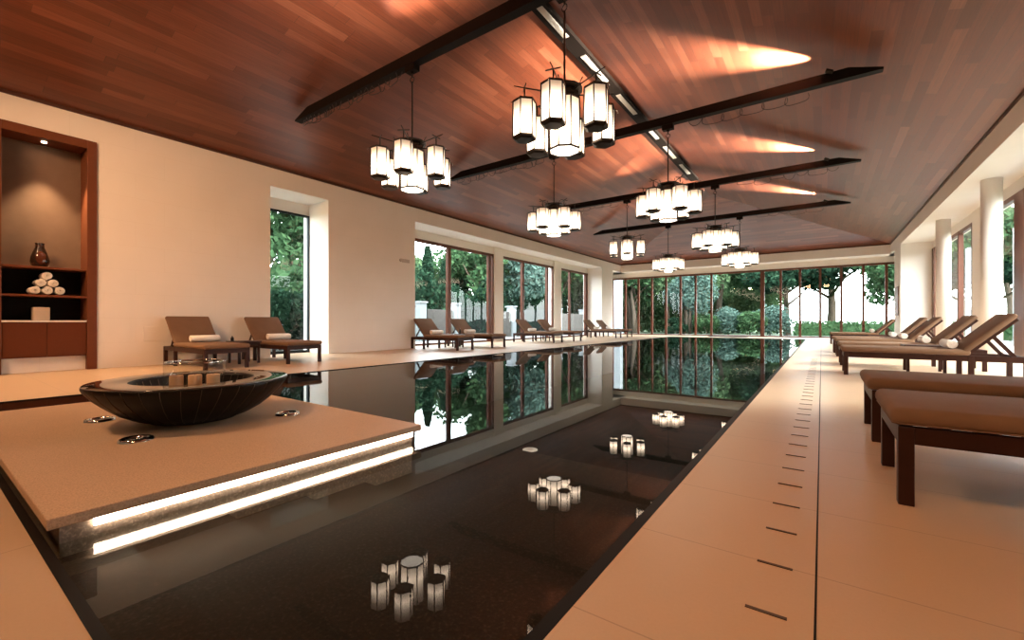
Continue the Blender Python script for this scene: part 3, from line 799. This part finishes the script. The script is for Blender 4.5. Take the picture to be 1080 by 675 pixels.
# uplights on the right tips of the beams, skimming along the planks
nm = ['behind the viewpoint', 'nearest beam', 'second beam', 'third beam', 'farthest beam']
for i in (1, 2, 3, 4):
    y = BYS[i]
    spot(BB-.75, y-.12, BZ1+.045, (BB-4.85, y-.75, BZ1+.045+1.80), 12000, 50, 'small uplight on the right end of the ' + nm[i], col=(1,.88,.74))
for i in (1, 2, 3):
    y = BYS[i]
    spot(BA+2.15, y+.12, BZ1+.06, (BA+5.35, y-.3 if i == 1 else y+.7, BZ1+.06+1.45), 1500, 50, 'small uplight on the left part of the ' + nm[i])
# added fill downlights, unseen behind the viewpoint, warming the near deck and walls
for j, (x, tx, ty, e) in enumerate(((-8.3,-9.4,3.5,600), (-6.9,-9.0,9.0,900), (-4.4,-3.9,1.9,470), (-1.2,-.4,3.4,240), (.4,1.4,4.2,230))):
    spot(x, BYS[0], BZ0-.11, (tx, ty, .4), e, 120, 'small added fill downlight, unseen behind the viewpoint, ' + ('far left', 'left', 'middle', 'right', 'far right')[j] + ' one', 1.0, (1,.55,.285), .25)
# niche downlight
l = bpy.data.lights.new('niche_beam', 'SPOT'); l.energy = 420; l.spot_size = R(75); l.spot_blend = .5; l.color = (1,.66,.36); l.shadow_soft_size = .02
lo = bpy.data.objects.new('niche_beam', l); COL.objects.link(lo); lo.location = (XL-.2, 1.45, ZH-.17); lo.rotation_euler = (0, R(-14), 0)

# ------------------------------------------------------------------ outside
bm = B()
def ring(bm, X0, X1, Y0, Y1, z):
    bx(bm, X0, GL-.25, Y0, Y1, z-.2, z); bx(bm, GR+.25, X1, Y0, Y1, z-.2, z); bx(bm, GL-.25, GR+.25, GF+.25, Y1, z-.2, z)
ring(bm, -14.8, 7.0, -6, 32.5, -.03)
struct('terrace_ground', bm, M['terrace'], 'pale paved terrace outside the windows')
bm = B()
for x0, x1, y0, y1 in ((-90,-14.8,-60,130),(7,90,-60,130),(-14.8,7,32.5,130),(-14.8,7,-60,-6)):
    bm.faces.new([bm.verts.new(p) for p in ((x0,y0,-.26),(x1,y0,-.26),(x1,y1,-.26),(x0,y1,-.26))])
o = struct('lawn_ground', bm, M['lawn'], 'green lawn beyond the terrace')

def leaves(bm, rnd, pts, size):
    for (x, y, z) in pts:
        s = size*rnd.uniform(.6, 1.3)
        n = Vector((rnd.gauss(0,1), rnd.gauss(0,1), rnd.gauss(0,1)+.4)).normalized()
        a = n.orthogonal().normalized(); a = Matrix.Rotation(rnd.uniform(0, 2*PI), 3, n) @ a; b = n.cross(a)
        p = Vector((x, y, z))
        bm.faces.new([bm.verts.new(p + a*s*u + b*s*.55*v) for u, v in ((-1,0),(0,-1),(1,0),(0,1))])
def crown_pts(rnd, n, rx, rz, zc, lumps=16, spread=.42):
    c = []
    for i in range(lumps):
        th, ph = rnd.uniform(0, 2*PI), rnd.uniform(-.75, 1.35)
        k = rnd.uniform(.35, .78)
        c.append((rx*k*math.cos(ph)*math.cos(th), rx*k*math.cos(ph)*math.sin(th), zc+rz*k*math.sin(ph), rnd.uniform(.6, 1.15)*spread))
    out = []
    for i in range(n):
        x, y, z, s = c[i % lumps]
        v = Vector((rnd.gauss(0,1), rnd.gauss(0,1), rnd.gauss(0,1))).normalized()*rnd.uniform(.55, 1)
        out.append((x+v.x*rx*s, y+v.y*rx*s, z+v.z*rz*s))
    return out
def trunk_mesh(rnd, h, r, br=5, spread=1.6):
    bm = B(); pts = [(0,0,0),(rnd.uniform(-.1,.1),rnd.uniform(-.1,.1),h*.35),(rnd.uniform(-.2,.2),rnd.uniform(-.2,.2),h*.7),(rnd.uniform(-.3,.3),rnd.uniform(-.3,.3),h)]
    tube(bm, pts, [r*1.3, r, r*.7, r*.25], 8)
    for k in range(br):
        a = 2*PI*k/br + rnd.uniform(-.4,.4); z = h*rnd.uniform(.45,.75)
        tube(bm, [(0,0,z),(spread*.5*math.cos(a), spread*.5*math.sin(a), z+h*.15),(spread*math.cos(a), spread*math.sin(a), z+h*.32)], [r*.5, r*.35, r*.1], 6)
    return bm
TREES = {}
def tree_proto(key, seed, mat, n, rx, rz, zc, size, h, r, lumps=18):
    rnd = random.Random(seed); bm = B(); leaves(bm, rnd, crown_pts(rnd, n, rx, rz, zc, lumps), size)
    me = bpy.data.meshes.new('crown'); bm.to_mesh(me); bm.free(); me.materials.append(mat)
    b2 = trunk_mesh(rnd, h, r, spread=rx*.55); mt = bpy.data.meshes.new('trunk'); b2.to_mesh(mt); b2.free(); mt.materials.append(M['bark'])
    TREES[key] = (me, mt)
tree_proto('mid', 1, M['leaf_mid'], 7000, 2.6, 2.6, 4.2, .17, 4.6, .14)
tree_proto('pale', 2, M['leaf_pale'], 6500, 2.4, 2.5, 3.6, .16, 4.0, .12)
tree_proto('dark', 3, M['leaf_dark'], 9000, 4.2, 2.0, 5.2, .20, 5.2, .22, 24)
tree_proto('blue', 4, M['leaf_blue'], 6000, 2.2, 3.0, 3.8, .15, 4.4, .12)
def cyp_proto():
    rnd = random.Random(5); bm = B(); pts = []
    for i in range(4200):
        z = rnd.uniform(.2, 6); rr = .52*min(1, z/1.0)*(1-(z/6.1)**2.2)**.5; a = rnd.uniform(0, 2*PI); k = rnd.uniform(.6, 1)
        pts.append((rr*k*math.cos(a), rr*k*math.sin(a), z))
    leaves(bm, rnd, pts, .10); me = bpy.data.meshes.new('crown'); bm.to_mesh(me); bm.free(); me.materials.append(M['leaf_dark'])
    b2 = trunk_mesh(rnd, 4, .08, 0); mt = bpy.data.meshes.new('trunk'); b2.to_mesh(mt); b2.free(); mt.materials.append(M['bark'])
    TREES['cypress'] = (me, mt)
cyp_proto()
def bush_proto():
    for key, mat, seed in (('bush', M['leaf_mid'], 8), ('bushpale', M['leaf_blue'], 9), ('bushdark', M['leaf_dark'], 10)):
        rnd = random.Random(seed); bm = B(); leaves(bm, rnd, crown_pts(rnd, 3600, 1.1, .95, .95, 12, .5), .085)
        me = bpy.data.meshes.new('crown'); bm.to_mesh(me); bm.free(); me.materials.append(mat)
        b2 = trunk_mesh(rnd, 1.0, .04, 4, .5); mt = bpy.data.meshes.new('trunk'); b2.to_mesh(mt); b2.free(); mt.materials.append(M['bark'])
        TREES[key] = (me, mt)
bush_proto()
def plant(key, x, y, sc, label, rz=0, sz=None, group=None):
    nm_ = {'cypress': 'cypress_tree'}.get(key, 'bush' if key.startswith('bush') else 'tree')
    t = thing(nm_, label, 'bush' if key.startswith('bush') else 'tree', (x, y, -.26), rz, group)
    t.scale = (sc, sc, sz or sc)
    for n_, me in zip(('leaf_crown', 'trunk'), TREES[key]):
        o = bpy.data.objects.new(n_, me); COL.objects.link(o); o.parent = t
    return t
WB = 'through the nearest left bay window'; WM = 'through the middle left bay window'; WF = 'through the farthest left bay window'
plant('mid', -16.6, 8.6, 1.0, 'leafy green tree filling the narrow window by the loungers', 1)
plant('bushdark', -13.6, 6.9, 1.15, 'dark bush low in the narrow left window', 2)
plant('bush', -14.6, 8.3, 1.7, 'green bush behind the dark one in the narrow window', 3)
plant('pale', -21, 15.5, .78, 'pale green tree seen ' + WB + ', at its left side', 0)
plant('cypress', -19.5, 18.6, .95, 'slim dark cypress seen ' + WB + ', behind the fence', 0)
plant('pale', -25, 22.5, 1.05, 'pale green tree behind the cypresses seen ' + WB, 2)
plant('cypress', -19.8, 20.3, .85, 'second slim cypress seen ' + WB, 1)
plant('blue', -24, 18, .75, 'blue-green tree seen ' + WB + ', farther back', 2)
plant('mid', -20.5, 24.5, 1.2, 'mid green tree seen ' + WM + ', at its left', 1)
plant('dark', -23, 28.5, 1.0, 'dark spreading tree seen ' + WM, 2)
plant('blue', -18.5, 27.5, 1.2, 'blue-green tree seen ' + WM + ', at its right', 3)
plant('mid', -18.5, 33.5, 1.3, 'green tree seen ' + WF, 4)
plant('pale', -21, 39, 1.4, 'pale tree behind the green one seen ' + WF, 5)
fw = 'seen through the far glazing'
row = [('mid', -15, 37, 1.45), ('blue', -11.5, 41, 1.5), ('mid', -12.5, 35, 1.1), ('pale', -9.2, 37.5, 1.25), ('mid', -7.6, 43, 1.7), ('blue', -8.2, 35, .85), ('mid', -17, 46, 1.9), ('pale', -4.8, 50, 1.15), ('mid', -11, 50, 2.0), ('pale', -20, 42, 1.7)]
lab = ['green tree left of the others ' + fw + ', behind the white pillar', 'blue-green tree ' + fw + ', second pane group', 'nearest green tree ' + fw + ', left side',
       'pale green tree ' + fw + ', left of the doors', 'tall green tree just left of the wide door pane ' + fw, 'small blue-green tree near the terrace ' + fw,
       'tall green tree far back ' + fw + ', at the left', 'pale distant tree in the middle of the wide door pane', 'tallest distant tree ' + fw, 'pale tree at the far left ' + fw]
for i, ((k_, x, y, s), lb) in enumerate(zip(row, lab)): plant(k_, x, y, s, lb, i*1.3)
plant('dark', .6, 44, 1.25, 'broad dark tree overhanging the lawn right of the doors', .5)
plant('dark', -2.2, 40.5, .95, 'dark spreading tree right behind the wide door pane', 2.5)
plant('mid', 4.6, 38.5, 1.05, 'green tree by the right end of the far glazing', 2)
plant('dark', 8.5, 46, 1.1, 'dark tree at the far right corner of the glazing', 1.2)
bl = [(-7.0, 34.6, 1.0, 'bush'), (-5.6, 35.6, 1.25, 'bushpale'), (-4.1, 35.0, 1.05, 'bush'), (-3.0, 36.2, 1.3, 'bushpale'), (-9.0, 33.9, .8, 'bushdark')]
for i, (x, y, s, k_) in enumerate(bl):
    plant(k_, x, y, s, ['rounded green bush left in the wide door pane', 'rounded pale bush, second from left in the wide door pane', 'rounded green bush in the middle of the wide door pane', 'rounded pale bush at the right of the wide door pane', 'small dark bush left of the wide door pane'][i], i, group='rounded bushes outside the doors')
for i, (k_, x, y, s) in enumerate((('mid', 9.6, 33, 1.25), ('dark', 9.5, 43, .95), ('mid', 12.5, 52, 1.6))):
    plant(k_, x, y, s, ['green tree seen past the nearer right column', 'dark tree seen between the two right columns', 'distant tree seen between the right columns', 'small blue-green tree close outside the right windows'][i], i)
# clipped hedge on the lawn
rnd = random.Random(21); bm = B()
leaves(bm, rnd, [(rnd.uniform(-5.2, 5.2), rnd.uniform(-.5, .5), rnd.uniform(0, 1.15)) for _ in range(9000)], .085)
bx(bm, -5.1, 5.1, -.4, .4, 0, 1.0)
o = obj('clipped_hedge', bm, M['leaf_mid'], loc=(3.6, 36, -.26), fixn=False); tag(o, 'low clipped hedge on the lawn beyond the right half of the far glazing', 'hedge')

# fence with rubble walls and white posts, left
bm = B(); X = -15.6
fz = -.2
for y0, y1, solid, lb in ((10.6, 14.1, 0, 'dark upright-bar railing outside, left of the first white gate post'), (14.7, 16.5, 1, 'rubble garden wall in the nearest left bay window'),
        (17.1, 20.1, 0, 'dark upright-bar railing in the nearest left bay window'), (20.3, 21.6, 1, 'short rubble garden wall left of the middle bay window'),
        (22.2, 27.4, 0, 'dark upright-bar railing in the middle left bay window'), (28.0, 31.4, 1, 'rubble garden wall seen through the farthest left bay window'), (32.0, 38, 0, 'dark upright-bar railing beyond the farthest rubble wall')):
    if solid:
        bm = B(); bx(bm, -.18, .18, y0, y1, fz, 1.45); tag(obj('rubble_garden_wall', bm, M['rubble'], loc=(X, 0, 0), bevel=.02), lb, 'garden wall')
    else:
        t = thing('iron_railing', lb, 'railing', (X, y0, fz), 0, 'garden railings')
        ln_ = y1-y0
        bm = B(); n_ = int(ln_/.12)
        for k in range(n_): bx(bm, -.012, .012, .05+.12*k, .08+.12*k, .1, 1.85)
        for z in (.12, 1.75): bx(bm, -.02, .02, 0, ln_, z, z+.04)
        obj('bars', bm, M['iron'], t)
for y, lb in ((14.4, 'left of the nearest rubble wall'), (16.8, 'right of the nearest rubble wall'), (21.9, 'in the middle left bay window'), (27.7, 'left of the farthest rubble wall'), (31.7, 'right of the farthest rubble wall')):
    t = thing('gate_post', 'white square gate post with a cap, ' + lb, 'post', (X, y, fz), 0, 'white gate posts')
    bm = B(); bx(bm, -.22, .22, -.2, .2, 0, 1.95); obj('shaft', bm, M['outwhite'], t)
    bm = B(); bx(bm, -.27, .27, -.25, .25, 1.95, 2.03); obj('cap', bm, M['outwhite'], t)
# undergrowth nobody could count
for lb, mat, sd, n_, X0, X1, Y0, Y1, H, sz in (('dense green undergrowth behind the railings outside the left windows', 'leaf_dark', 31, 34000, -23, -18.2, 9, 46, 4.4, .14),
        ('dense green undergrowth far behind the left half of the far glazing', 'leaf_pale', 32, 26000, -32, -3.5, 46, 50, 5.2, .2),
        ('tall woodland edge closing the view behind the left half of the far glazing', 'leaf_mid', 34, 30000, -29, -6.0, 64, 68, 12, .34),
        ('tall woodland edge closing the view behind the left garden', 'leaf_mid', 35, 30000, -36, -32, 8, 60, 6, .34),
        ('dense green planting added out of view beyond the right hand windows to block the sky', 'leaf_mid', 36, 26000, 13, 16, 3, 31, 5.4, .17),  # added planting, keeps bright sky out of the left panes' reflections
        ('dark undergrowth outside the narrow left window', 'leaf_dark', 33, 8000, -17.5, -15.6, 5.5, 11.5, 2.6, .10)):
    rnd = random.Random(sd); bm = B(); pts = []
    for _ in range(n_):
        x, y = rnd.uniform(X0, X1), rnd.uniform(Y0, Y1)
        q = x*1.1+y*.9; h = H*(.8+.12*math.sin(q*.9)+.08*math.sin(q*2.3+1))
        pts.append((x, y, -.2+h*rnd.random()**.8))
    leaves(bm, rnd, pts, sz)
    o = obj('undergrowth', bm, M[mat], fixn=False); tag(o, lb, 'undergrowth', kind='stuff')

# white pillars of the outer colonnade
for i, (x, y, w) in enumerate(((-12.6, 31.6, .55), (5.9, 29.6, .5), (6.1, 24.0, .5))):
    t = thing('terrace_pillar', 'white square pillar outside ' + ['the left end of the far glazing', 'the right corner of the far glazing', 'the right side windows'][i], 'pillar', (x, y, -.03))
    bm = B(); bx(bm, -w/2, w/2, -w/2, w/2, 0, 4.4); obj('shaft', bm, M['outwhite'], t)
    bm = B(); bx(bm, -w/2-.04, w/2+.04, -w/2-.04, w/2+.04, 0, .18); obj('plinth', bm, M['outwhite'], t)

# ------------------------------------------------------------------ sky
w = bpy.data.worlds.new('sky'); S.world = w; w.use_nodes = True; nt = w.node_tree; nt.nodes.clear()
out = nt.nodes.new('ShaderNodeOutputWorld'); bg = nt.nodes.new('ShaderNodeBackground')
sky = nt.nodes.new('ShaderNodeTexSky'); sky.sky_type = 'NISHITA'; sky.sun_disc = False; sky.sun_elevation = R(38); sky.sun_rotation = R(120); sky.air_density = 1.2; sky.dust_density = 3
hs = nt.nodes.new('ShaderNodeMix'); hs.data_type = 'RGBA'; hs.inputs[0].default_value = .8
sc_ = nt.nodes.new('ShaderNodeVectorMath'); sc_.operation = 'SCALE'; sc_.inputs['Scale'].default_value = .12
nt.links.new(sky.outputs[0], sc_.inputs[0]); nt.links.new(sc_.outputs[0], hs.inputs[6]); hs.inputs[7].default_value = (.93, .97, 1.0, 1)
nt.links.new(hs.outputs[2], bg.inputs[0]); bg.inputs[1].default_value = 16.0
nt.links.new(bg.outputs[0], out.inputs[0])

sl = bpy.data.lights.new('sun', 'SUN'); sl.energy = 8; sl.angle = R(14); sl.color = (1, .97, .92)
so = bpy.data.objects.new('sun', sl); COL.objects.link(so); so.location = (20, 30, 20)
so.rotation_euler = Vector((-.80, -.42, -.52)).to_track_quat('-Z', 'Y').to_euler()

# ------------------------------------------------------------------ camera
cd = bpy.data.cameras.new('camera'); cam = bpy.data.objects.new('camera', cd); COL.objects.link(cam)
cam.location = (0, 0, EYE); cam.rotation_euler = (R(90), 0, R(35.403))
cd.sensor_width = 36; cd.lens = 36*459.58/1080; cd.shift_y = 1.95/1080; cd.clip_start = .05; cd.clip_end = 400
S.camera = cam
S.view_settings.view_transform = 'Standard'; S.view_settings.look = 'None'; S.view_settings.gamma = 1
S.view_settings.use_curve_mapping = False; S.view_settings.exposure = 0.2
cy_ = S.cycles
cy_.max_bounces = 10; cy_.diffuse_bounces = 5; cy_.glossy_bounces = 5; cy_.transparent_max_bounces = 16; cy_.transmission_bounces = 4
cy_.sample_clamp_indirect = 6; cy_.caustics_reflective = False; cy_.caustics_refractive = False
cy_.use_denoising = True
